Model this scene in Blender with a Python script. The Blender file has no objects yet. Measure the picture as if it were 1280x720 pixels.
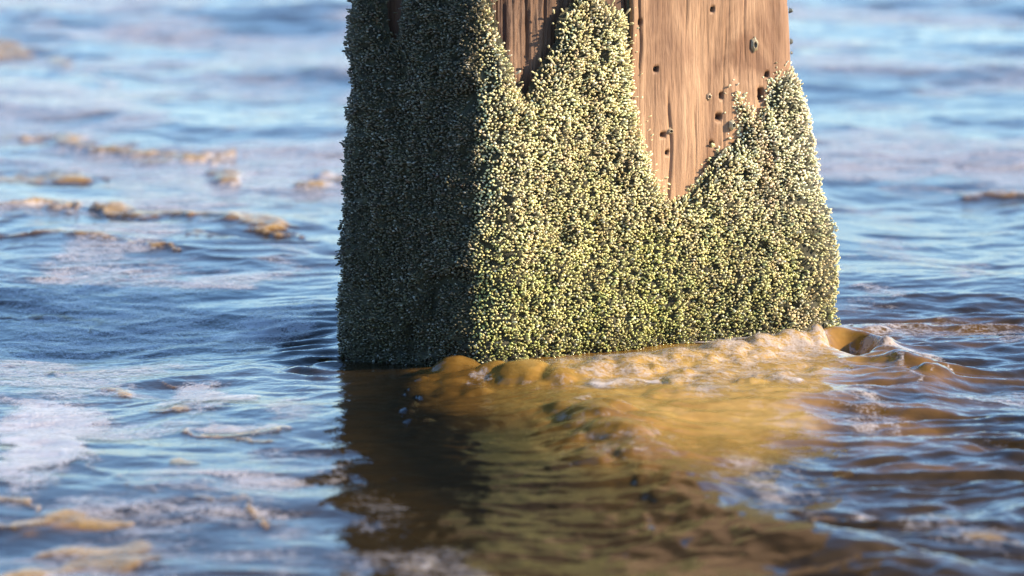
import bpy, math
import numpy as np
from mathutils import Vector, Matrix

# ------------------------------------------------------------------ camera, light, exposure
C = bpy.context.scene.collection
scn = bpy.context.scene
CAM_H, CAM_Y, PITCH, LENS = 0.70, -4.0, 9.0, 135.0
cam_d = bpy.data.cameras.new('camera'); cam = bpy.data.objects.new('camera', cam_d); C.objects.link(cam)
cam.location = (0, CAM_Y, CAM_H); cam.rotation_euler = (math.radians(90 - PITCH), 0, 0)
cam_d.lens = LENS; cam_d.sensor_width = 36; cam_d.clip_start = 0.05; cam_d.clip_end = 3000
cam_d.dof.use_dof = True; cam_d.dof.focus_distance = 4.02; cam_d.dof.aperture_fstop = 5.6
scn.camera = cam

SUN_AZ, SUN_EL = 79.0, 24.0          # azimuth from -Y (towards the camera) round to +X
a, e = math.radians(SUN_AZ), math.radians(SUN_EL)
to_sun = Vector((math.sin(a) * math.cos(e), -math.cos(a) * math.cos(e), math.sin(e)))
sd = bpy.data.lights.new('sun', 'SUN'); sun = bpy.data.objects.new('sun', sd); C.objects.link(sun)
sd.energy = 5.0; sd.angle = math.radians(0.5); sd.color = (1.0, 0.83, 0.58)
sun.rotation_euler = to_sun.to_track_quat('Z', 'Y').to_euler(); sun.location = (3, 0, 3)

w = bpy.data.worlds.new('World'); scn.world = w; w.use_nodes = True
nt = w.node_tree; bg = nt.nodes['Background']
sky = nt.nodes.new('ShaderNodeTexSky'); sky.sky_type = 'NISHITA'; sky.sun_disc = False
sky.sun_elevation = e; sky.sun_rotation = math.radians(180 - SUN_AZ)
sky.air_density = 1.0; sky.dust_density = 0.1; sky.ozone_density = 5.5
nt.links.new(sky.outputs[0], bg.inputs[0]); bg.inputs[1].default_value = 0.15
scn.view_settings.view_transform = 'Standard'; scn.view_settings.look = 'None'
scn.view_settings.gamma = 1; scn.view_settings.exposure = 1.25
scn.cycles.max_bounces = 6; scn.cycles.transparent_max_bounces = 8

# ------------------------------------------------------------------ numeric helpers
F_PX = LENS / 36 * 1280
cp, sp = math.cos(math.radians(PITCH)), math.sin(math.radians(PITCH))
def proj(x, y, z):
    """world point -> pixel of the 1280x720 photograph (used to read outlines off it)"""
    dy = y - CAM_Y; dz = z - CAM_H
    depth = dy * cp - dz * sp
    up = dy * sp + dz * cp
    depth = np.maximum(depth, 0.2)
    return 640 + F_PX * x / depth, 360 - F_PX * up / depth
def ground(px, py):
    u = (px - 640) / F_PX; v = -(py - 360) / F_PX
    dx, dy, dz = u, cp + v * sp, -sp + v * cp
    t = -CAM_H / dz
    return dx * t, CAM_Y + dy * t

def _hash(ix, iy, seed):
    h = (ix.astype(np.int64) * 374761393 + iy.astype(np.int64) * 668265263 + seed * 1442695041) & 0xffffffff
    h = ((h ^ (h >> 13)) * 1274126177) & 0xffffffff
    return ((h ^ (h >> 16)) & 0xffff) / 65536.0
def noise(x, y, seed=0):
    xi = np.floor(x); yi = np.floor(y); fx = x - xi; fy = y - yi
    u = fx * fx * fx * (fx * (fx * 6 - 15) + 10); v = fy * fy * fy * (fy * (fy * 6 - 15) + 10)
    out = 0
    res = []
    for oy in (0, 1):
        for ox in (0, 1):
            an = _hash(xi + ox, yi + oy, seed) * 6.2831853
            res.append(np.cos(an) * (fx - ox) + np.sin(an) * (fy - oy))
    a_ = res[0] + u * (res[1] - res[0]); b_ = res[2] + u * (res[3] - res[2])
    return (a_ + v * (b_ - a_)) * 1.5
def fbm(x, y, seed=0, oct=4, gain=.5, lac=2.03):
    s = 0; am = 1
    for i in range(oct):
        s = s + am * noise(x, y, seed + i * 17); x = x * lac + 3.1; y = y * lac - 1.7; am *= gain
    return s
def ss(e0, e1, x):
    t = np.clip((x - e0) / (e1 - e0), 0, 1); return t * t * (3 - 2 * t)
def seg_dist(px, py, pts):
    d = np.full(px.shape, 1e9); tt = np.zeros(px.shape)
    n = len(pts) - 1
    for i in range(n):
        ax, ay = pts[i]; bx, by = pts[i + 1]
        vx, vy = bx - ax, by - ay
        t = np.clip(((px - ax) * vx + (py - ay) * vy) / (vx * vx + vy * vy + 1e-9), 0, 1)
        q = np.hypot(px - ax - t * vx, py - ay - t * vy)
        m = q < d; d = np.where(m, q, d); tt = np.where(m, (i + t) / n, tt)
    return d, tt
def poly_sd(px, py, pts):
    """signed distance to a polygon, positive inside"""
    d, _ = seg_dist(px, py, pts + [pts[0]])
    ins = np.zeros(px.shape, bool); n = len(pts)
    for i in range(n):
        x1, y1 = pts[i]; x2, y2 = pts[(i + 1) % n]
        c = (y1 > py) != (y2 > py)
        xx = x1 + (py - y1) / ((y2 - y1) if y2 != y1 else 1e-9) * (x2 - x1)
        ins ^= c & (px < xx)
    return np.where(ins, d, -d)

def mesh_from(name, verts, faces4=None, faces3=None, mats=(), mat_idx=None, smooth=True):
    me = bpy.data.meshes.new(name)
    nv = len(verts); me.vertices.add(nv); me.vertices.foreach_set('co', np.asarray(verts, np.float32).ravel())
    loops = []; starts = []; tot = 0
    if faces4 is not None and len(faces4):
        f = np.asarray(faces4, np.int32); loops.append(f.ravel()); starts.append(np.arange(len(f)) * 4); tot = len(f) * 4
    if faces3 is not None and len(faces3):
        f = np.asarray(faces3, np.int32); loops.append(f.ravel()); starts.append(tot + np.arange(len(f)) * 3)
    loops = np.concatenate(loops).astype(np.int32); starts = np.concatenate(starts).astype(np.int32)
    me.loops.add(len(loops)); me.loops.foreach_set('vertex_index', loops)
    me.polygons.add(len(starts)); me.polygons.foreach_set('loop_start', starts)
    for m in mats: me.materials.append(m)
    if mat_idx is not None: me.polygons.foreach_set('material_index', np.asarray(mat_idx, np.int32))
    me.update(calc_edges=True)
    me.polygons.foreach_set('use_smooth', np.full(len(starts), smooth, bool))
    me.validate()
    return me
def fattr(me, name, arr):
    at = me.attributes.new(name, 'FLOAT', 'POINT'); at.data.foreach_set('value', np.asarray(arr, np.float32).ravel())
def cattr(me, name, rgb):
    n = len(rgb); c = np.ones((n, 4), np.float32); c[:, :3] = rgb
    at = me.attributes.new(name, 'FLOAT_COLOR', 'POINT'); at.data.foreach_set('color', c.ravel())
def link(name, me, parent=None):
    o = bpy.data.objects.new(name, me); C.objects.link(o)
    if parent: o.parent = parent
    return o

# ------------------------------------------------------------------ node helpers
class NT:
    def __init__(s, name):
        s.m = bpy.data.materials.new(name); s.m.use_nodes = True; s.t = s.m.node_tree
        s.b = s.t.nodes['Principled BSDF']; s.out = s.t.nodes['Material Output']
    def n(s, typ, **kw):
        nd = s.t.nodes.new(typ)
        for k, v in kw.items():
            if k in nd.inputs: nd.inputs[k].default_value = v
            else: setattr(nd, k, v)
        return nd
    def l(s, a_, b_): s.t.links.new(a_, b_)
    def attr(s, name): return s.n('ShaderNodeAttribute', attribute_name=name)
    def math(s, op, a_, b_=None, c_=None, clamp=False):
        nd = s.t.nodes.new('ShaderNodeMath'); nd.operation = op; nd.use_clamp = clamp
        for i, v in enumerate((a_, b_, c_)):
            if v is None: continue
            if isinstance(v, (int, float)): nd.inputs[i].default_value = v
            else: s.l(v, nd.inputs[i])
        return nd.outputs[0]
    def mix(s, fac, a_, b_, blend='MIX'):
        nd = s.t.nodes.new('ShaderNodeMix'); nd.data_type = 'RGBA'; nd.blend_type = blend
        for i, v in ((0, fac), (6, a_), (7, b_)):
            if isinstance(v, (int, float)): nd.inputs[i].default_value = v
            elif isinstance(v, tuple): nd.inputs[i].default_value = (*v, 1)
            else: s.l(v, nd.inputs[i])
        return nd.outputs[2]
    def ramp(s, fac, stops):
        nd = s.t.nodes.new('ShaderNodeValToRGB'); cr = nd.color_ramp
        while len(cr.elements) < len(stops): cr.elements.new(.5)
        for el, (p, c) in zip(cr.elements, stops):
            el.position = p; el.color = (*c, 1) if isinstance(c, tuple) else (c, c, c, 1)
        s.l(fac, nd.inputs[0]); return nd.outputs[0]
    def coords(s, scale):
        g = s.n('ShaderNodeTexCoord'); mp = s.n('ShaderNodeMapping'); mp.inputs['Scale'].default_value = scale
        s.l(g.outputs['Object'], mp.inputs[0]); return mp.outputs[0]
    def noise(s, vec, scale, detail=4, rough=.55, dist=0):
        nd = s.n('ShaderNodeTexNoise', Scale=scale, Detail=detail, Roughness=rough, Distortion=dist)
        s.l(vec, nd.inputs['Vector']); return nd.outputs['Fac']
    def bump(s, h, dist, strength=1.0, prev=None):
        nd = s.n('ShaderNodeBump', Strength=strength, Distance=dist); s.l(h, nd.inputs['Height'])
        if prev is not None: s.l(prev, nd.inputs['Normal'])
        return nd.outputs[0]

def mat_water():
    M = NT('sea_water'); P = M.coords((1, 1, 1))
    sed = M.attr('sediment_shade').outputs['Fac']
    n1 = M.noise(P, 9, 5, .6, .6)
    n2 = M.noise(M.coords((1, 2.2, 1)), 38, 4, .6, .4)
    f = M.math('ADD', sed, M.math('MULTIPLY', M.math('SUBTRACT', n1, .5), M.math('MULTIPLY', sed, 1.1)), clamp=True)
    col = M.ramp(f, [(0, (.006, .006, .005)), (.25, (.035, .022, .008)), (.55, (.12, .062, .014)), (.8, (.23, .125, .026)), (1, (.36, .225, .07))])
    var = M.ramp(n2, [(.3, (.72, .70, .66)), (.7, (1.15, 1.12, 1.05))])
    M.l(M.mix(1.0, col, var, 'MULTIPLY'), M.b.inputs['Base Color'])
    M.b.inputs['Roughness'].default_value = .03; M.b.inputs['IOR'].default_value = 1.333
    b1 = M.bump(M.noise(M.coords((1, 1.3, 1)), 60, 3, .5, .3), .0007)
    b2 = M.bump(M.noise(M.coords((1, 1.5, 1)), 190, 2, .5), .00022, 1.0, b1)
    M.l(b2, M.b.inputs['Normal'])
    return M.m

def mat_foam():
    M = NT('sea_foam'); P = M.coords((1, 1, 1))
    dens = M.attr('foam_mask').outputs['Fac']; gold = M.attr('gold').outputs['Fac']
    v = M.n('ShaderNodeTexVoronoi', Scale=300.0, Randomness=1.0); v.feature = 'F1'; M.l(P, v.inputs['Vector'])
    v3 = M.n('ShaderNodeTexVoronoi', Scale=120.0, Randomness=1.0); v3.feature = 'F1'; M.l(P, v3.inputs['Vector'])
    n1 = M.noise(M.coords((.75, 1, 1)), 70, 5, .62, .8)
    n0 = M.noise(M.coords((.8, 1.3, 1)), 17, 5, .6, 1.2)
    mixn = M.math('ADD', M.math('MULTIPLY', n1, .42), M.math('MULTIPLY', n0, .58))
    bub = M.math('MULTIPLY', M.math('SUBTRACT', .45, v.outputs['Distance']), .5)
    bub = M.math('ADD', bub, M.math('MULTIPLY', M.math('SUBTRACT', .42, v3.outputs['Distance']), .35))
    nn = M.math('ADD', M.math('MULTIPLY', M.math('SUBTRACT', mixn, .5), 2.3), M.math('ADD', bub, .5))
    al = M.math('MULTIPLY', M.math('SUBTRACT', M.math('MULTIPLY', dens, 1.15), nn), 2.6, clamp=True)
    M.l(M.math('MULTIPLY', al, M.math('ADD', M.math('MULTIPLY', dens, .62), .16), clamp=True), M.b.inputs['Alpha'])
    c = M.mix(gold, (.62, .57, .58), (.46, .30, .12))
    M.l(M.mix(1.0, c, M.ramp(n1, [(.3, (.62, .60, .58)), (.65, (1.12, 1.12, 1.12))]), 'MULTIPLY'), M.b.inputs['Base Color'])
    M.b.inputs['Roughness'].default_value = .22
    M.b.inputs['IOR'].default_value = 1.33
    h = M.math('ADD', M.math('MULTIPLY', v.outputs['Distance'], -.5), M.math('MULTIPLY', n1, 1.2))
    M.l(M.bump(h, .0014, .7), M.b.inputs['Normal'])
    return M.m

def mat_wood():
    M = NT('weathered_wood')
    P = M.coords((1, 1, .06)); P2 = M.coords((1, 1, .035)); P3 = M.coords((1, 1, .35))
    dark = M.attr('dark').outputs['Fac']
    g1 = M.noise(P, 220, 6, .68, .7); g2 = M.noise(P2, 42, 7, .7, 1.1); g3 = M.noise(P3, 13, 5, .62, 1.2)
    g4 = M.noise(M.coords((1, 1, .08)), 700, 3, .6)
    base = M.ramp(g2, [(.25, (.13, .062, .030)), (.5, (.30, .175, .098)), (.75, (.48, .315, .20))])
    stain = M.ramp(g3, [(.36, (.48, .36, .28)), (.50, (.86, .80, .75)), (.70, (1.15, 1.12, 1.08))])
    fine = M.ramp(g1, [(.30, (.55, .45, .38)), (.44, (1, 1, 1)), (.75, (1.1, 1.1, 1.1))])
    c = M.mix(1.0, base, stain, 'MULTIPLY'); c = M.mix(.85, c, fine, 'MULTIPLY')
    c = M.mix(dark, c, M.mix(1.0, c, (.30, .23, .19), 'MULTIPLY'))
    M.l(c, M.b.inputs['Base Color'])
    M.b.inputs['Roughness'].default_value = .62
    b1 = M.bump(g2, .0022); b2 = M.bump(g1, .0012, 1, b1); b3 = M.bump(g4, .0003, 1, b2)
    M.l(b3, M.b.inputs['Normal']); return M.m

def mat_shell(name, rough=.38):
    M = NT(name)
    c = M.attr('col').outputs['Color']
    n1 = M.noise(M.coords((1, 1, 1)), 900, 3, .6)
    M.l(M.mix(1.0, c, M.ramp(n1, [(.3, (.78, .78, .74)), (.7, (1.15, 1.15, 1.15))]), 'MULTIPLY'), M.b.inputs['Base Color'])
    sx = M.n('ShaderNodeSeparateXYZ'); gg = M.n('ShaderNodeTexCoord'); M.l(gg.outputs['Object'], sx.inputs[0])
    wet = M.n('ShaderNodeMapRange'); M.l(sx.outputs['Z'], wet.inputs['Value'])
    for k_, v_ in (('From Min', .0), ('From Max', .06), ('To Min', .10), ('To Max', rough)): wet.inputs[k_].default_value = v_
    M.l(wet.outputs[0], M.b.inputs['Roughness'])
    M.l(M.bump(n1, .0004), M.b.inputs['Normal']); return M.m

def mat_mud():
    M = NT('crust_mud'); P = M.coords((1, 1, 1))
    n1 = M.noise(P, 120, 5, .65)
    M.l(M.ramp(n1, [(.3, (.014, .013, .007)), (.55, (.045, .041, .018)), (.78, (.10, .09, .04))]), M.b.inputs['Base Color'])
    M.b.inputs['Roughness'].default_value = .75
    M.l(M.bump(M.noise(P, 330, 4, .6), .003), M.b.inputs['Normal']); return M.m

MW, MF, MWD, MSH, MMUD = mat_water(), mat_foam(), mat_wood(), mat_shell('shell'), mat_mud()

# ------------------------------------------------------------------ water
def grow(x0, x1, d0, rate, dmax=1e9):
    out = [x0]; d = d0; s = 1 if x1 > x0 else -1
    while (x1 - out[-1]) * s > 0:
        d = min(d * rate, dmax); out.append(out[-1] + s * d)
    return out[1:]
xs = np.arange(-.72, .7201, .0029)
mid = grow(.72, 1.5, .0029, 1.012, .02)
far = grow(mid[-1], 700, mid[-1] - mid[-2], 1.22)
right = mid + far
xs = np.concatenate([-np.array(right)[::-1], xs, right])
ys = np.arange(-1.12, .62, .0042)
back = grow(ys[-1], 5.2, .0042, 1.006, .018); backf = grow(back[-1], 1500, .018, 1.16)
front = grow(-1.12, -5.5, .0042, 1.05, .25) + list(np.array(grow(-5.6, -300, .25, 1.4)))
ys = np.concatenate([np.array(front)[::-1], ys, back, backf])
X, Y = np.meshgrid(xs, ys)
PX, PY = proj(X, Y, 0 * X)
near = ((np.abs(X) < 2.5) & (Y > -1.6) & (Y < 6)).astype(float)

def bumpg(cx, cy, rx, ry, h, rot=0):
    gx, gy = ground(cx, cy); dx = X - gx; dy = Y - gy; c, s = math.cos(rot), math.sin(rot)
    u = (dx * c + dy * s) / rx; v = (-dx * s + dy * c) / ry
    return h * np.exp(-(u * u + v * v))
# domain warp
wx = X + .06 * fbm(X * 3, Y * 3, 5, 3); wy = Y + .06 * fbm(X * 3, Y * 3, 9, 3)
H = .015 * fbm(wx * .9, wy * 1.1, 21, 2)
H += .0056 * fbm(wx * 2.6, wy * 3.2, 31, 3)
rid = 1 - np.abs(fbm(wx * 5.5, wy * 7.5, 41, 3)) * 1.6
H += .0021 * rid
H += .0005 * fbm(wx * 17, wy * 26, 51, 3)
calm = ss(1.5, 7, np.hypot(X, Y)); H *= 1 + .6 * calm
# flow ripples to the right of the post: long crests, curving round it
gx, gy = ground(1000, 440)
phase = (Y - gy) * 1.0 + .22 * (X - gx) ** 2 + .065 * fbm(X * 4, Y * 7, 61, 4)
mr = ss(1000, 1130, PX + .3 * (PY - 440)) * ss(340, 420, PY) * near
H += mr * (.7 + .9 * fbm(X * 5, Y * 7, 63, 2)) * (.0040 * np.sin(phase * 2 * math.pi / .105) + .0018 * np.sin(phase * 2 * math.pi / .043 + 2))
H += mr * .0013 * fbm(X * 26, Y * 48, 67, 3)
# capillary arcs at the left corner
gx, gy = ground(470, 452)
r = np.hypot((X - gx) * .55, (Y - gy)) + .016 * fbm(X * 9, Y * 9, 71, 3)
ml = np.exp(-(((PX - 385) / 60) ** 2) - ((PY - 440) / 42) ** 2)
H += ml * (.8 + 1.0 * fbm(X * 14, Y * 14, 73, 2)) * .0028 * np.sin(r * 2 * math.pi / .034)
# calmer mirror in front of the dark face, small chop
mc = np.exp(-(((PX - 540) / 110) ** 2) - ((PY - 540) / 70) ** 2)
H *= 1 - .35 * mc
H += mc * .0009 * fbm(X * 34, Y * 44, 75, 2)
# turbulent mound along the lit face
mnd = [(566, 478, .038, .05, .026), (640, 484, .035, .04, .014), (690, 486, .05, .05, .018), (740, 478, .05, .05, .016), (800, 470, .06, .06, .018),
       (870, 462, .06, .05, .020), (930, 452, .05, .05, .020), (985, 446, .035, .04, .018), (1020, 441, .030, .04, .018), (1120, 462, .045, .07, .020),
       (1165, 478, .035, .05, .015), (750, 545, .06, .12, .018), (790, 575, .06, .11, .012), (850, 520, .09, .12, .012), (960, 500, .09, .10, .010), (700, 520, .06, .08, .010),
       (900, 590, .09, .12, .010)]
MB = 0 * X
for cx, cy, rx, ry, h in mnd: MB += bumpg(cx, cy, rx, ry, h)
fw0 = fbm(X * 7, Y * 7, 87, 2)
mm = ss(.002, .012, MB)
H += MB * (1 + .25 * fbm(X * 9, Y * 9, 85, 2)) * .58
boils = [(570, 474, .026, .016), (612, 482, .020, .012), (652, 488, .028, .013), (700, 492, .022, .010), (740, 486, .024, .008), (795, 476, .024, .009),
         (850, 468, .022, .008), (905, 458, .022, .009), (955, 450, .022, .012), (990, 446, .022, .013), (1018, 444, .014, .010), (738, 540, .032, .013), (775, 560, .036, .014), (765, 532, .020, .010),
         (800, 585, .028, .007), (742, 588, .024, .006), (705, 530, .020, .005), (1135, 462, .022, .009), (1165, 474, .020, .009)]
brg = np.random.default_rng(12)
for _ in range(70):
    t_ = brg.random(); q = brg.normal(0, 1)
    cx = 560 + 470 * t_; cy = 486 - 46 * t_ + min(abs(q), 1.3) * 30 * (.35 + t_)
    boils.append((cx, cy, brg.uniform(.008, .020), brg.uniform(.0025, .006)))
for _ in range(26):
    boils.append((brg.normal(790, 32), brg.normal(562, 20), brg.uniform(.010, .018), brg.uniform(.0015, .0035)))
BO = 0 * X
wbx = X + .008 * fbm(X * 22, Y * 22, 86, 3); wby = Y + .012 * fbm(X * 22, Y * 18, 84, 3)
for cx, cy, rr, hh in boils:
    gx, gy = ground(cx, cy); q = ((wbx - gx) / rr) ** 2 + ((wby - gy) / (rr * 1.25)) ** 2
    BO = np.maximum(BO, hh * np.clip(1 - q * .8, 0, 1) ** .8 * np.exp(-q * .25))
hx_, hy_ = ground(1062, 438); hq = ((X - hx_) / .030) ** 2 + ((Y - hy_) / .055) ** 2
BO *= 1 - np.exp(-hq)
H += BO * .72 - .040 * np.exp(-hq * 2.2) + .010 * np.exp(-(np.sqrt(hq) - 1.25) ** 2 / .10) * (Y > hy_ - .03)
gk = np.exp(-(((PX - 522) / 26) ** 2) - ((PY - 512) / 38) ** 2)
H += gk * .0075 * np.maximum(0, fbm(X * 42, Y * 60, 79, 2))
H += mm * (.0012 * fbm(X * 28, Y * 28, 88, 3) + .0010 * fbm(X * 22 + 2 * fw0, Y * 70, 89, 3))
H += bumpg(1062, 436, .020, .035, -.034) + bumpg(1040, 455, .02, .03, .004) + bumpg(1095, 447, .03, .03, .008)
# standing wave running down to the right
dR, tR = seg_dist(PX, PY * 1.8, [(820, 610 * 1.8), (930, 655 * 1.8), (1060, 698 * 1.8), (1200, 735 * 1.8)])
H += .012 * np.exp(-(dR / 46) ** 2) * ss(0, .2, tR + .1)
H += bumpg(1010, 640, .12, .09, -.006)
H += bumpg(640, 420, .4, .4, .0)
# settle the level around the foot of the post
H += bumpg(430, 455, .12, .14, -.006)

mbk = np.exp(-(((PX - 740) / 240) ** 2) - ((PY - 650) / 85) ** 2)
H += mbk * (.0044 * (.5 - np.abs(fbm(X * 10 + fw0, Y * 17, 77, 3))) + .0014 * fbm(X * 34, Y * 60, 78, 2))
# sediment: a plume that leaves the lit face, with post shade painted in
wpx = PX + 26 * fbm(X * 6, Y * 5, 91, 4); wpy = PY + 16 * fbm(X * 6, Y * 5, 95, 4)
plume = [(515, 450), (560, 440), (700, 420), (1050, 395), (1110, 420), (1200, 470), (1195, 490), (1075, 498), (1040, 560), (965, 590), (950, 640), (940, 720), (900, 800), (850, 800), (760, 650), (690, 580), (610, 520), (540, 500)]
sdp = poly_sd(wpx, wpy, plume)
sed = ss(-30, 26, sdp)
core = ss(0, 60, poly_sd(wpx, wpy, [(540, 455), (700, 430), (1060, 400), (1190, 470), (1060, 500), (1020, 560), (930, 590), (800, 590), (700, 540), (620, 500)]))
low = ss(560, 650, wpy - .10 * (PX - 700))
SED_SHADE = sed * (.62 + .38 * core) * (1 - .78 * low)  # lower plume darkened to paint in the post's reflection
SED_SHADE = np.maximum(SED_SHADE, mr * (1 - .6 * ss(540, 640, PY)) * (.40 + .45 * fbm(X * 5, Y * 11, 97, 3)))
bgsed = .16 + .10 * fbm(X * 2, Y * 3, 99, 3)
shade_zone = np.clip(1.6 * np.exp(-(((PX - 545 - .6 * np.clip(PY - 500, 0, 400)) / 115) ** 2) - ((PY - 560) / 110) ** 2), 0, 1)  # post's shade and dark reflection, painted into the water colour
SED_SHADE = np.maximum(SED_SHADE, bgsed * (1 - .97 * shade_zone))
SED_SHADE = np.clip(SED_SHADE, 0, 1)
H *= np.where(near > 0, 1, .8)

# ------------------------------------------------------------------ foam
D = 0 * X; T = 0 * X; G = 0 * X; RG = 0 * X
fw = fbm(X * 7, Y * 6, 111, 4); fw2 = fbm(X * 7, Y * 6, 115, 4)
fh = fbm(X * 34, Y * 24, 118, 3); fh2 = fbm(X * 34, Y * 24, 119, 3)
qx = PX + 34 * fw + 9 * fh; qy = PY + 11 * fw2 + 3 * fh2
def film(pts, soft=14, d=1.0, gold=0.0, t=.002):
    global D, T, G
    m = ss(-soft * 1.3, soft * 1.5, poly_sd(qx, qy * 1.0, pts)) * d
    G = np.where(m > D, gold, G); D = np.maximum(D, m); T = np.maximum(T, m * t)
def string(pts, width, t=.007, d=1.0, gold=1.0, brk=.5):
    global D, T, G, RG
    pts2 = [(x_, y_ * 1.6) for x_, y_ in pts]
    dd, tt = seg_dist(PX + 24 * fw + 10 * fh, (PY + 7 * fw2 + 3 * fh2) * 1.6, pts2)
    wd = width * (1 + .7 * fbm(X * 9, Y * 9, 121, 3)) * (1 - brk * ss(.0, .5, fbm(X * 6 + 9, Y * 5, 125, 2)))
    wd = wd * (.35 + .65 * np.sqrt(np.clip(4 * tt * (1 - tt), 0, 1)))
    wd = wd * (1.25 if gold < .3 else .95)
    if gold > .3: RG = np.maximum(RG, np.exp(-(dd / np.maximum(wd * 1.15, .5)) ** 2) * d * min(1, width / 6))
    m = (1 if gold < .3 else .8) * ss(1.35, .25, dd / np.maximum(wd, .5)) * d
    G = np.where(m > D * .7, gold, G); D = np.maximum(D, m); T = np.maximum(T, np.sqrt(np.clip(1 - (dd / np.maximum(wd, .5) * .75) ** 2, 0, 1)) * t * .16 * (m > 0))
# thin films of pale foam, far and left
nf = fbm(X * 1.6, Y * 1.5, 131, 4)
farfilm = ss(-.45, .35, nf) * ss(340, 220, PY) * .66 * near
D = np.maximum(D, farfilm)
sw = fbm(X * 3.2 + .8 * fbm(X * 2, Y * 2, 133, 2), Y * 4.0, 135, 4)
D = np.maximum(D, ss(-.35, .45, sw) * .62 * near * ss(450, 340, PX))
D = np.maximum(D, ss(.05, .55, sw) * .50 * near * ss(960, 1080, PX))
D = np.maximum(D, .36 * mm * near * ss(.0, .5, fbm(X * 8, Y * 12, 137, 3)))
film([(60, 50), (260, 60), (430, 95), (430, 150), (300, 140), (150, 110)], 30, .62)
film([(0, 0), (60, 10), (80, 45), (0, 55)], 20, .6)
film([(0, 488), (60, 484), (130, 500), (195, 520), (150, 545), (112, 552), (105, 590), (50, 612), (0, 622)], 16, .95)
film([(185, 500), (205, 478), (260, 474), (312, 490), (300, 512), (240, 518)], 10, .88, .1)
film([(225, 540), (270, 528), (330, 536), (372, 546), (280, 549)], 6, .9, .35, .004)
film([(255, 400), (330, 380), (410, 385), (390, 410), (300, 430), (262, 428)], 18, .78)
film([(0, 345), (200, 350), (330, 400), (250, 450), (0, 440)], 24, .60)
film([(90, 385), (118, 380), (122, 415), (100, 412)], 8, .6)
film([(0, 395), (60, 400), (80, 430), (0, 440)], 14, .45)
film([(30, 440), (160, 430), (250, 450), (150, 470), (60, 468)], 14, .45)
film([(0, 320), (180, 325), (330, 340), (250, 372), (60, 370)], 22, .72)
film([(300, 570), (430, 580), (440, 620), (330, 610)], 16, .5)
film([(120, 640), (220, 640), (300, 690), (200, 720), (100, 700)], 16, .45)
film([(420, 615), (470, 600), (520, 650), (500, 700), (430, 690)], 20, .35)
film([(400, 690), (520, 690), (640, 720), (600, 745), (420, 745)], 20, .5)
# sandy ropes of foam
string([(-20, 266), (60, 262), (110, 268)], 9, .010); string([(125, 270), (190, 272), (260, 276), (330, 284), (372, 297)], 10, .012)
string([(-20, 163), (60, 170), (110, 178), (170, 190), (285, 194)], 9, .010)
string([(-20, 216), (60, 216), (135, 220)], 11, .010); string([(262, 214), (290, 224), (302, 228)], 10, .010)
string([(385, 226), (415, 224), (440, 228)], 11, .012); string([(-20, 60), (40, 64), (92, 76)], 10, .012)
string([(-10, 300), (80, 303), (150, 308), (218, 316)], 5, .006, .8); string([(240, 298), (300, 302)], 5, .005, .7)
string([(0, 392), (50, 386), (100, 392), (118, 410)], 4, .005, .8); string([(60, 452), (90, 455), (140, 452)], 4, .006, .9)
string([(115, 482), (145, 486)], 7, .008); string([(165, 476), (205, 480)], 4, .005, .8)
string([(225, 540), (250, 548), (300, 549), (372, 545)], 5, .008, .9, .8); string([(190, 508), (235, 514)], 5, .007)
string([(290, 556), (320, 564), (345, 563)], 5, .006); string([(220, 590), (255, 592)], 5, .006)
string([(75, 566), (110, 600), (150, 622), (200, 632)], 4, .010, .7, .7, .2)
string([(-20, 655), (20, 668), (70, 655), (110, 658), (165, 662)], 13, .010); string([(-20, 628), (25, 632), (50, 650)], 6, .008)
string([(250, 632), (300, 632), (318, 655), (345, 668)], 6, .010); string([(60, 700), (130, 694), (195, 688)], 9, .009)
string([(-20, 722), (80, 712), (190, 698)], 12, .010)
# white froth by the lit face
string([(610, 456), (700, 445), (760, 440)], 5, .004, .9, .35, .1)
string([(850, 428), (930, 424), (985, 426), (1030, 420), (1052, 404)], 9, .006, 1.0, .12, .1)
string([(950, 440), (1000, 452), (1080, 462), (1150, 478)], 5, .001, .6, .2)
string([(1075, 425), (1120, 440), (1160, 455), (1192, 474)], 8, .0012, .7, .2)
string([(1138, 474), (1160, 482)], 8, .001, .6, .1)
film([(788, 484), (835, 484), (838, 498), (815, 496)], 5, .95); film([(728, 488), (765, 488), (756, 505), (740, 500)], 5, .95)
film([(592, 484), (608, 482), (620, 498), (604, 500)], 4, .42); film([(700, 518), (728, 514), (730, 528)], 5, .85)
film([(955, 482), (985, 480), (990, 492)], 4, .85); film([(860, 455), (905, 450), (915, 462), (870, 466)], 5, .55, .3); film([(865, 488), (895, 488), (890, 500)], 4, .8, .2)
film([(600, 455), (800, 440), (1050, 425), (1060, 470), (900, 520), (700, 500)], 16, .52, .08, .001)
film([(690, 520), (800, 510), (860, 570), (800, 620), (700, 590)], 18, .34, .10, .001)
film([(700, 560), (750, 545), (800, 560), (810, 600), (760, 610), (720, 590)], 16, .30, .2)
film([(880, 566), (960, 570), (1030, 600), (1100, 632), (1010, 640), (930, 610)], 16, .50, .25)
film([(1040, 610), (1150, 640), (1290, 650), (1290, 700), (1180, 690), (1090, 660)], 18, .50, .05)
film([(1040, 490), (1100, 488), (1130, 510), (1080, 530), (1045, 515)], 10, .5, .2)
film([(1060, 360), (1140, 368), (1150, 395), (1070, 384)], 10, .6, .1)
string([(1020, 655), (1140, 640), (1160, 650)], 5, .005, .7)
string([(1200, 668), (1250, 672), (1300, 680)], 9, .006, .8); string([(1120, 650), (1150, 646), (1175, 655)], 6, .006, .8)
string([(1205, 232), (1250, 236), (1300, 240)], 10, .008, .8, .5)
D *= near
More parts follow.
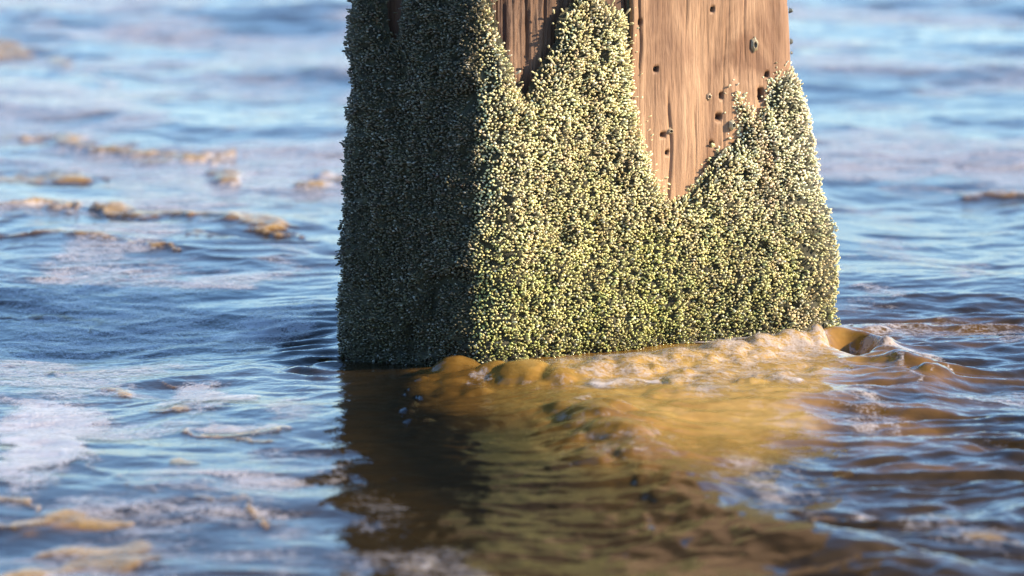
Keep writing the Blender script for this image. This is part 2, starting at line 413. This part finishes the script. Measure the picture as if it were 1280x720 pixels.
# the sandy ropes ride on steep little wavelet fronts of turbid water
RG *= .55 + .9 * np.clip(fbm(X * 12, Y * 12, 127, 3) + .3, 0, 1)
H += RG * (.0012 + .0052 * ss(-.3, 1.2, Y))
SED_SHADE = np.maximum(SED_SHADE, np.clip(RG * 1.0, 0, .85))
ny, nx = X.shape
V = np.stack([X, Y, H], -1).reshape(-1, 3)
idx = np.arange(nx * ny).reshape(ny, nx)
Fq = np.stack([idx[:-1, :-1], idx[:-1, 1:], idx[1:, 1:], idx[1:, :-1]], -1).reshape(-1, 4)
me = mesh_from('sea_water', V, Fq, mats=[MW]); fattr(me, 'sediment_shade', SED_SHADE)
o = link('sea_water', me); o['kind'] = 'structure'; o['label'] = 'rippled blue sea water with golden sandy swirl at the foot of the post'; 

keepv = (D > .06)
kf = (keepv[:-1, :-1] | keepv[:-1, 1:] | keepv[1:, 1:] | keepv[1:, :-1]).ravel()
Ff = Fq[kf]
used = np.unique(Ff); remap = np.full(nx * ny, -1); remap[used] = np.arange(len(used))
Z = (H + T * (.75 + .35 * fbm(X * 40, Y * 40, 141, 2)) - .0010 + .0016 * ss(.02, .3, D)).ravel()
VF = V[used].copy(); VF[:, 2] = Z[used]
me = mesh_from('sea_foam', VF, remap[Ff], mats=[MF]); fattr(me, 'foam_mask', D.ravel()[used]); fattr(me, 'gold', G.ravel()[used])
o = link('sea_foam', me); o['kind'] = 'stuff'; o['label'] = 'pale and sandy foam drifting in patches and ropes on the water'; o['category'] = 'foam'

# ------------------------------------------------------------------ the post
def outline(poly, d=.03):
    n = len(poly); pts = []
    P_ = [np.array(p, float) for p in poly]
    dense = {0: .0016, 1: .004, 2: .01, 3: .01, 4: .0016}
    dd = [d, .035, .03, .03, .03]
    segs = []
    for i in range(n):
        A, B = P_[i], P_[(i + 1) % n]; L = np.linalg.norm(B - A); u = (B - A) / L
        segs.append((A + u * dd[i], B - u * dd[(i + 1) % n]))
    return segs, P_
# F (front corner), R, BR, BL, L  -- anticlockwise seen from above
POLY0 = [(-.030, -.088), (.328, .105), (.21, .32), (-.11, .22), (-.166, .012)]
POLY1 = [(-.024, -.078), (.306, .100), (.19, .30), (-.10, .21), (-.163, .018)]
ZT = .367
NS = [300, 60, 30, 30, 120]; NCN = [30, 24, 12, 12, 20]
def ring(poly):
    segs, P_ = outline(poly); out = []
    n = len(poly)
    for i in range(n):
        A, B = segs[i]
        t = np.linspace(0, 1, NS[i], endpoint=False)[:, None]; out.append(A + (B - A) * t)
        Cn = P_[(i + 1) % n]; E = segs[(i + 1) % n][0]
        t = np.linspace(0, 1, NCN[(i + 1) % n] if True else 8, endpoint=False)[:, None]
        out.append((1 - t) ** 2 * B + 2 * t * (1 - t) * Cn + t * t * E)
    return np.concatenate(out)
R0, R1 = ring(POLY0), ring(POLY1)
NU = len(R0)
arc = np.concatenate([[0], np.cumsum(np.linalg.norm(np.diff(np.vstack([R0, R0[:1]]), axis=0), axis=1))])
ARC = arc[:-1]; PER = arc[-1]
def surf(ui, z):
    """wood surface point and outward normal for fractional ring index ui and height z"""
    wv = np.clip(z / ZT, -.4, 3.0)
    i0 = np.floor(ui).astype(int) % NU; i1 = (i0 + 1) % NU; f = (ui - np.floor(ui))[..., None]
    a0 = R0[i0] * (1 - f) + R0[i1] * f; a1 = R1[i0] * (1 - f) + R1[i1] * f
    p = a0 + (a1 - a0) * wv[..., None]
    im = (i0 - 2) % NU; ip = (i0 + 3) % NU
    tg = R0[ip] - R0[im]; tg /= np.linalg.norm(tg, axis=-1, keepdims=True)
    nrm = np.stack([tg[..., 1], -tg[..., 0]], -1)
    return p, nrm
# bare wood, outlines in photo pixels
BARE_B = [(786, -60), (1040, -60), (1040, 70), (1000, 84), (975, 92), (962, 100), (955, 128), (944, 142), (930, 124), (919, 104), (918, 128), (922, 145), (922, 172), (912, 185), (893, 190), (880, 214), (866, 234), (848, 246), (834, 252), (826, 232), (812, 205), (800, 160), (790, 120), (788, 60)]
BARE_A = [(610, -60), (728, -60), (724, 4), (706, 22), (700, 40), (702, 52), (688, 76), (672, 100), (662, 128), (652, 122), (642, 108), (640, 88), (626, 60), (616, 30), (608, 0)]
BARE_C = [(748, -60), (790, -60), (790, 40), (786, 70), (783, 60), (780, 20), (762, 12), (748, 0)]
BARE_L = [(474, -60), (508, -60), (504, 10), (500, 40), (494, 62), (484, 60), (478, 30)]
def bare_sd(P3, N2):
    """distance in photo pixels (about 0.83 mm each) into bare wood; negative = crusted"""
    px, py = proj(P3[..., 0], P3[..., 1], P3[..., 2])
    sdv = np.maximum.reduce([poly_sd(px, py, q) for q in (BARE_A, BARE_B, BARE_C, BARE_L)])
    # off the photographed faces: bare above a wandering line
    back = (N2[..., 1] > .15) | (P3[..., 2] > .42)
    alt = (P3[..., 2] - .33 - .08 * noise(P3[..., 0] * 9 + P3[..., 1] * 9, P3[..., 2] * 4, 7)) * 1200
    alt2 = np.where(N2[..., 0] < 0, alt - 420, alt + 70)
    return np.where(back, alt2, sdv)
def crust_h(ui, z, P3, N2, sdv):
    s = np.interp(ui, np.arange(NU), ARC)
    x_, y_ = s * 1.0, z
    t = .009 + .0048 * fbm(x_ * 28, y_ * 22, 201, 3) + .0045 * fbm(x_ * 90, y_ * 90, 205, 2)
    low_ = ss(.33, .0, z)
    rightc = ss(.15, .36, P3[..., 0])
    t = t + .006 * low_ + .027 * rightc * ss(.31, .05, z) - .006 * rightc * ss(.05, -.01, z)
    leftc = ss(-.05, -.17, P3[..., 0]); t = t + leftc * (.006 * low_ + .004)
    px, py = proj(P3[..., 0], P3[..., 1], P3[..., 2])
    # crevices in the shaded side
    for (cx, cy, r1, r2, dp) in ((548, 372, 9, 26, .016), (520, 420, 8, 22, .012), (566, 352, 16, 8, .012), (505, 75, 8, 30, .010), (610, 50, 9, 40, .008), (590, 125, 12, 14, .008), (700, 300, 10, 10, .006)):
        t = t - dp * np.exp(-((px - cx) / r1) ** 2 - ((py - cy) / r2) ** 2) * (N2[..., 1] < .2) * 1.5
    edge = ss(2, -16, sdv + 5 * noise(s * 120, z * 120, 209))
    return np.maximum(t, .0022) * edge
zs = np.concatenate([np.arange(-.06, .42, .0024), np.arange(.42, 1.6, .03)])
UI, ZZ = np.meshgrid(np.arange(NU).astype(float), zs)
Pw, Nw = surf(UI, ZZ)
P3 = np.concatenate([Pw, ZZ[..., None]], -1)
sdw = bare_sd(P3, Nw)
Sarc = np.interp(UI, np.arange(NU), ARC)
px, py = proj(P3[..., 0], P3[..., 1], P3[..., 2])
front = (Nw[..., 1] < .15)
grain = .00025 * fbm(Sarc * 330, ZZ * 9, 301, 3) + .0005 * fbm(Sarc * 60 + 1.2 * noise(Sarc * 9, ZZ * 9, 304), ZZ * 5, 305, 3)
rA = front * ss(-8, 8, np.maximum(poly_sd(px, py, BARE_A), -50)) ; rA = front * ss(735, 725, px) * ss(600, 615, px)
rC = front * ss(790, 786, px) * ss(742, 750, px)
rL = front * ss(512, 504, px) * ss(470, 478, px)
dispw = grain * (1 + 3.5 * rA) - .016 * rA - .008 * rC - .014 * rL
dispw -= .004 * np.exp(-((px - 788 - 2 * noise(ZZ * 30, ZZ * 0, 3)) / 1.8) ** 2) * front   # check line
dispw -= .003 * np.exp(-((px - 800 - 3 * noise(ZZ * 20, ZZ * 0, 4)) / 1.3) ** 2) * front * ss(110, 60, py)
dispw -= .003 * np.exp(-((px - 836 - 5 * noise(ZZ * 12, ZZ * 0, 5)) / 1.6) ** 2) * front * ss(90, 150, py)
for (cx, y0, y1, wd_, dp_) in ((858, -60, 60, .9, .0016), (905, 20, 230, .8, .0012), (930, -60, 90, .9, .0014), (972, -40, 70, .8, .0012), (870, 120, 240, .8, .0014), (640, -60, 120, 1.6, .006), (668, -60, 90, 1.4, .005), (690, -60, 60, 1.5, .004), (625, -60, 60, 1.2, .004)):
    dispw -= dp_ * np.exp(-((px - cx - 4 * noise(ZZ * 14 + cx, ZZ * 0, 6)) / wd_) ** 2) * front * ss(y0, y0 + 30, py) * ss(y1, y1 - 30, py)
dispw += .0022 * fbm(Sarc * 14, ZZ * 7, 311, 2)
HOLES = [(890, 12, 3.2, 3), (820, 87, 3.5, 3.5), (987, 4, 3, 4), (899, 147, 5, 5), (902, 120, 2.6, 4), (890, 180, 2.8, 3.2), (958, 93, 3, 4), (993, 63, 2.6, 4), (917, 182, 3, 3), (834, 191, 3, 3), (828, 168, 4, 3.5), (950, 118, 4, 9), (800, 28, 3, 3)]
hole = 0 * px
for (hx, hy, rx, ry) in HOLES: hole = np.maximum(hole, front * np.exp(-((px - hx + .8 * noise(ZZ * 500, Sarc * 500, 9)) / rx / .8) ** 6 - ((py - hy) / ry / .8) ** 6))
dispw -= .008 * hole
dispw -= .014 * ss(-6, -22, sdw)
VW = P3.copy(); VW[..., :2] += Nw * dispw[..., None]
nz = len(zs)
idw = np.arange(nz * NU).reshape(nz, NU); nxt = np.roll(idw, -1, 1)
FW = np.stack([idw[:-1], nxt[:-1], nxt[1:], idw[1:]], -1).reshape(-1, 4)
Vt = VW.reshape(-1, 3); ctr = np.array([[.05, .1, zs[-1]]]); Vt = np.vstack([Vt, ctr])
top3 = np.stack([idw[-1], nxt[-1], np.full(NU, len(Vt) - 1)], -1)
root = bpy.data.objects.new('wooden_post', None); C.objects.link(root); root.location = (.05, .1, 0)
root['label'] = 'thick weathered timber post crusted with green and cream barnacles, standing in the swirling water'
root['category'] = 'post'
inv = Matrix.Translation((-.05, -.1, 0))
OFF = np.array([.05, .1, 0])
me = mesh_from('timber', Vt - OFF, FW, top3, mats=[MWD])
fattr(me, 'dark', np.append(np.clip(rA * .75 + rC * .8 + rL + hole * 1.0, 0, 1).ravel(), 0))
link('timber', me, root)

# crust: lumpy mud and shell bed
mask = sdw < 4
kf = (mask[:-1] | mask[1:]); kf = (kf | np.roll(kf, -1, 1)) & (zs[:-1] < 1.2)[:, None]
ch = crust_h(UI, ZZ, P3, Nw, sdw)
VC = P3.copy(); VC[..., :2] += Nw * (ch - .0035)[..., None]
cr_faces = FW.reshape(nz - 1, NU, 4)[kf]
us = np.unique(cr_faces); rm = np.full(nz * NU, -1); rm[us] = np.arange(len(us))
crV = VC.reshape(-1, 3)[us]; crF = rm[cr_faces]

# barnacles
rng = np.random.default_rng(7)
cand_u = []; cand_z = []
def scatter(s0, s1, z0, z1, sp):
    ns = int((s1 - s0) / sp); nzz = int((z1 - z0) / sp)
    S_, Z_ = np.meshgrid(np.arange(ns), np.arange(nzz))
    S_ = s0 + (S_ + .5 * (Z_ % 2) + rng.uniform(-.42, .42, S_.shape)) * sp
    Z_ = z0 + (Z_ + rng.uniform(-.42, .42, Z_.shape)) * sp
    return np.interp(S_.ravel() % PER, np.append(ARC, PER), np.arange(NU + 1)), Z_.ravel()
sR = ARC[NS[0]] + .05                       # just past the right corner
sL = ARC[sum(NS[:4]) + sum(NCN[1:5])] - .02 if False else PER - .27
parts = [scatter(-.27, sR, -.02, .43, .0027), scatter(-.27, 0.0, .43, .8, .006), scatter(sR, PER - .27, -.02, .5, .008)]
bu = np.concatenate([p[0] for p in parts]); bz = np.concatenate([p[1] for p in parts])
big = np.concatenate([np.full(len(p[0]), s_) for p, s_ in zip(parts, (1, 1.5, 1.9))])
Pb, Nb = surf(bu, bz); B3 = np.concatenate([Pb, bz[:, None]], -1)
sdb = bare_sd(B3, Nb)
eps = .004
def sd_at(du, dz):
    p_, n_ = surf(bu, bz + dz); q = np.concatenate([p_ + 0, (bz + dz)[:, None]], -1)
    q[:, 0] += du * -n_[:, 1]; q[:, 1] += du * n_[:, 0]
    return bare_sd(q, n_)
gz = (sd_at(0, eps) - sd_at(0, -eps)); gt = (sd_at(eps, 0) - sd_at(-eps, 0))
gl = np.hypot(gz, gt) + 1e-6; gz /= gl; gt /= gl
jit = 5 * noise(bu * .35, bz * 140, 401)
keep = (sdb + jit < -1) & (bz > -.02)
gap = noise(bu * .22, bz * 90, 405)
keep &= (gap > -.42) | (sdb > -14)
for (cx, cy, r1, r2) in ((548, 372, 7, 24), (522, 420, 6, 18), (566, 350, 14, 6), (505, 80, 5, 22), (592, 126, 9, 9), (536, 440, 12, 5)):
    pxk, pyk = proj(B3[:, 0], B3[:, 1], B3[:, 2]); qk = ((pxk - cx) / r1) ** 2 + ((pyk - cy) / r2) ** 2 + .5 * noise(bu * .3, bz * 160, 455)
    keep &= ~((qk < 1) & (Nb[:, 1] < .2) & (rng.random(len(bu)) < .8))
stray = (sdb > 0) & (sdb < 16) & (rng.random(len(bu)) < .10 * ss(16, 0, sdb)) & (bz > 0) & (Nb[:, 1] < .15)
keep |= stray
bu, bz, B3, Nb, sdb, gz, gt, big = [q[keep] for q in (bu, bz, B3, Nb, sdb, gz, gt, big)]
N = len(bu)
hb = crust_h(bu, bz, B3, Nb, sdb)
base = B3.copy(); base[:, :2] += Nb * (hb - .0022)[:, None]
tang = np.stack([-Nb[:, 1], Nb[:, 0]], -1)
edgeb = ss(-22, -2, sdb)
rt, rz, rn = rng.normal(0, .28, N), rng.normal(0, .28, N), rng.uniform(.75, 1.1, N)
cl1 = noise(bu * .09, bz * 26, 411); cl2 = noise(bu * .09, bz * 26, 415)
kt = rt + .5 * cl1 + edgeb * gt * 1.0; kz = rz + .5 * cl2 + .12 + edgeb * gz * 1.0
Dv = np.stack([Nb[:, 0] * rn + tang[:, 0] * kt, Nb[:, 1] * rn + tang[:, 1] * kt, kz], -1)
Dv /= np.linalg.norm(Dv, axis=1, keepdims=True)
ln = rng.uniform(.0028, .0050, N) * (1 + .25 * edgeb) * np.sqrt(big)
rad = (.00080 + .00055 * rng.random(N) ** 1.5) * big * (1 + .25 * noise(bu * .12, bz * 40, 417))
pxb, pyb = proj(base[:, 0], base[:, 1], base[:, 2])
# colours: cream above, greener towards the tide line; near-black on the left, painting in that face's shade
g = ss(.22, .0, bz + .05 * fbm(bu * .03, bz * 14, 421, 2)) ; g = np.clip(g * (.75 + .25 * ss(.3, .1, B3[:, 0])), 0, 1)
cream = np.array([.80, .70, .38]); green = np.array([.50, .49, .17]); pink = np.array([.78, .60, .40]); shade_col = np.array([.060, .047, .031])
colb = cream + (green - cream) * g[:, None]
wr = ss(.16, .30, B3[:, 0]) * ss(.06, .22, bz); colb = colb + (np.array([.88, .79, .54]) - colb) * (wr * .75)[:, None]
pk = ss(.1, .45, noise(bu * .035 + 4, bz * 11, 431)) * ss(.2, .3, B3[:, 0]) * .6
colb = colb + (pink - colb) * pk[:, None]
shade_lf = ss(.10, .38, -Nb[:, 0]); colb = colb + (shade_col - colb) * (shade_lf * .93)[:, None]
pat = fbm(bu * .03, bz * 12, 441, 3); colb *= (1.06 + .26 * pat)[:, None]; brn = ss(.15, .6, noise(bu * .05, bz * 18, 447)) * .45; colb = colb + (np.array([.50, .38, .20]) * (1 - .7 * shade_lf)[:, None] - colb) * brn[:, None]
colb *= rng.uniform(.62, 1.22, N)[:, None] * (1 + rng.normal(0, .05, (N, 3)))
pale = rng.random(N) < .07; colb[pale] = colb[pale] * .4 + np.array([.75, .72, .6]) * .6 * (1 - .5 * shade_lf[pale])[:, None]
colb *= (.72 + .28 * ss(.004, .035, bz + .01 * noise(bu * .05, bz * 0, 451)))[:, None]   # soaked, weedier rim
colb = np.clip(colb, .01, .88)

K = 6; RN = 4
def frames(Dv):
    ref = np.where(np.abs(Dv[:, 2:3]) < .9, np.array([[0, 0, 1.]]), np.array([[1., 0, 0]]))
    A = np.cross(ref, Dv); A /= np.linalg.norm(A, axis=1, keepdims=True); return A, np.cross(Dv, A)
def pegs(base, Dv, ln, rad, col, bend):
    n = len(base); A, Bv = frames(Dv)
    prof = [(0, .85), (.5, 1.0), (.80, 1.1), (.95, .72)]
    vs = []; cs = []
    for (t, r_) in prof:
        c_ = base + Dv * (ln * t)[:, None] + bend * (ln * t * t)[:, None]
        for k in range(K):
            an = 2 * math.pi * k / K
            vs.append(c_ + (A * math.cos(an) + Bv * math.sin(an) * .8) * (rad * r_)[:, None]); cs.append(col * (.8 + .2 * min(1, t * 1.5)))
    vs.append(base + Dv * (ln * 1.0)[:, None] + bend * ln[:, None]); cs.append(col * 1.0)
    vs = np.stack(vs, 1); cs = np.stack(cs, 1); m = RN * K + 1
    f4 = []; 
    for r_ in range(RN - 1):
        for k in range(K): f4.append((r_ * K + k, r_ * K + (k + 1) % K, (r_ + 1) * K + (k + 1) % K, (r_ + 1) * K + k))
    f3 = [((RN - 1) * K + k, (RN - 1) * K + (k + 1) % K, m - 1) for k in range(K)]
    off = (np.arange(n) * m)[:, None, None]
    return vs.reshape(-1, 3), cs.reshape(-1, 3), (np.array(f4)[None] + off).reshape(-1, 4), (np.array(f3)[None] + off).reshape(-1, 3)
bend = rng.normal(0, .14, (N, 3)); bend[:, 2] += .05
# the hundred that show largest: ones of their own
infr = (pxb > 430) & (pxb < 1045) & (pyb > 4) & (pyb < 430) & (Nb[:, 1] < 0)
score = ln * rad * (1 + .8 * edgeb) * infr * (colb.mean(1) > .2)
order = np.argsort(-score); NI = 84
solo = order[:NI]; rest = np.setdiff1d(np.arange(N), solo)
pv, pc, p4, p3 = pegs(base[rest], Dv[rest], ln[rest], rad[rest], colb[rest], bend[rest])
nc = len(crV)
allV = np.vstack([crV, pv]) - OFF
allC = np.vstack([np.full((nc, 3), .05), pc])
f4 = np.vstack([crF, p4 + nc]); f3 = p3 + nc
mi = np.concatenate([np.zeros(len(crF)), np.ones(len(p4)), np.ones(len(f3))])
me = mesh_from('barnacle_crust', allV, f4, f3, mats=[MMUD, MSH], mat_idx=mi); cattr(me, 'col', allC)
o = link('barnacle_crust', me, root); o['kind'] = 'stuff'
for i in solo:
    s_ = 1.12
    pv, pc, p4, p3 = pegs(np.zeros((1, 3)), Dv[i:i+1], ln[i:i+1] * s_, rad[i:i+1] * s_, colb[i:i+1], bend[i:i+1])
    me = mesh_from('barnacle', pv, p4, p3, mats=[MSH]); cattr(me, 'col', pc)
    b = link('barnacle', me, root); b.location = Vector(base[i] - OFF)

# single acorn barnacles on the bare wood
def acorn(loc, nrm, rx, ry, h, shell, seed):
    r_ = np.random.default_rng(seed); n = 18; vs = []; cs = []
    prof = [(1.0, 0), (.86, .35), (.62, .85), (.50, 1.0), (.40, .92), (.30, .35)]
    rip = 1 + .09 * np.sign(np.sin(np.arange(n) * 2 * math.pi / n * 6)) + r_.normal(0, .05, n)
    for j, (q, hh) in enumerate(prof):
        for k in range(n):
            an = 2 * math.pi * k / n
            vs.append((rx * q * rip[k] * math.cos(an), ry * q * rip[k] * math.sin(an), h * hh + .0008)); cs.append(np.array(shell) * (.9 if j < 4 else .25))
    vs.append((0, 0, h * .25)); cs.append(np.array(shell) * .15)
    m = len(vs); f4 = [(j * n + k, j * n + (k + 1) % n, (j + 1) * n + (k + 1) % n, (j + 1) * n + k) for j in range(len(prof) - 1) for k in range(n)]
    f3 = [((len(prof) - 1) * n + k, (len(prof) - 1) * n + (k + 1) % n, m - 1) for k in range(n)]
    me = mesh_from('barnacle', np.array(vs), f4, f3, mats=[MSH]); cattr(me, 'col', np.array(cs))
    b = link('barnacle', me, root)
    z = Vector((nrm[0], nrm[1], 0)); up = Vector((0, 0, 1)); xx = up.cross(z).normalized()
    M_ = Matrix((xx, up, z)).transposed().to_4x4(); M_.translation = Vector(loc) - Vector(OFF)
    b.matrix_basis = M_
def at_px(hx, hy):
    d2 = (px - hx) ** 2 + (py - hy) ** 2 + 1e6 * (~front)
    k = np.unravel_index(np.argmin(d2), d2.shape); return VW[k], Nw[k]
for j, (hx, hy, rx, ry, h, sh) in enumerate([
        (942, 56, .0048, .0085, .0022, (.30, .24, .15)), (914, 157, .0040, .0060, .0045, (.50, .44, .30)), (837, 165, .0042, .0036, .0045, (.42, .33, .22)),
        (1001, 12, .0035, .003, .0045, (.09, .09, .07)), (1002, 50, .0022, .0034, .003, (.12, .11, .08)), (996, 66, .0018, .002, .002, (.16, .12, .08)),
        (991, 88, .003, .004, .003, (.2, .2, .14)), (902, 120, .0018, .0026, .002, (.20, .18, .10)), (891, 11, .0028, .0026, .0028, (.25, .16, .09)),
        (800, 27, .0028, .0022, .003, (.22, .16, .11)), (822, 86, .0022, .002, .002, (.10, .08, .07)), (889, 180, .0024, .0026, .002, (.15, .12, .09)),
        (958, 93, .0025, .003, .003, (.12, .10, .08)), (834, 191, .0025, .0022, .0025, (.16, .11, .08)), (887, 122, .0035, .0042, .0010, (.30, .20, .12))]):
    p_, n_ = at_px(hx, hy); acorn(p_, n_, rx, ry, h, sh, 50 + j)
print('barnacles', N, 'water', nx, ny)
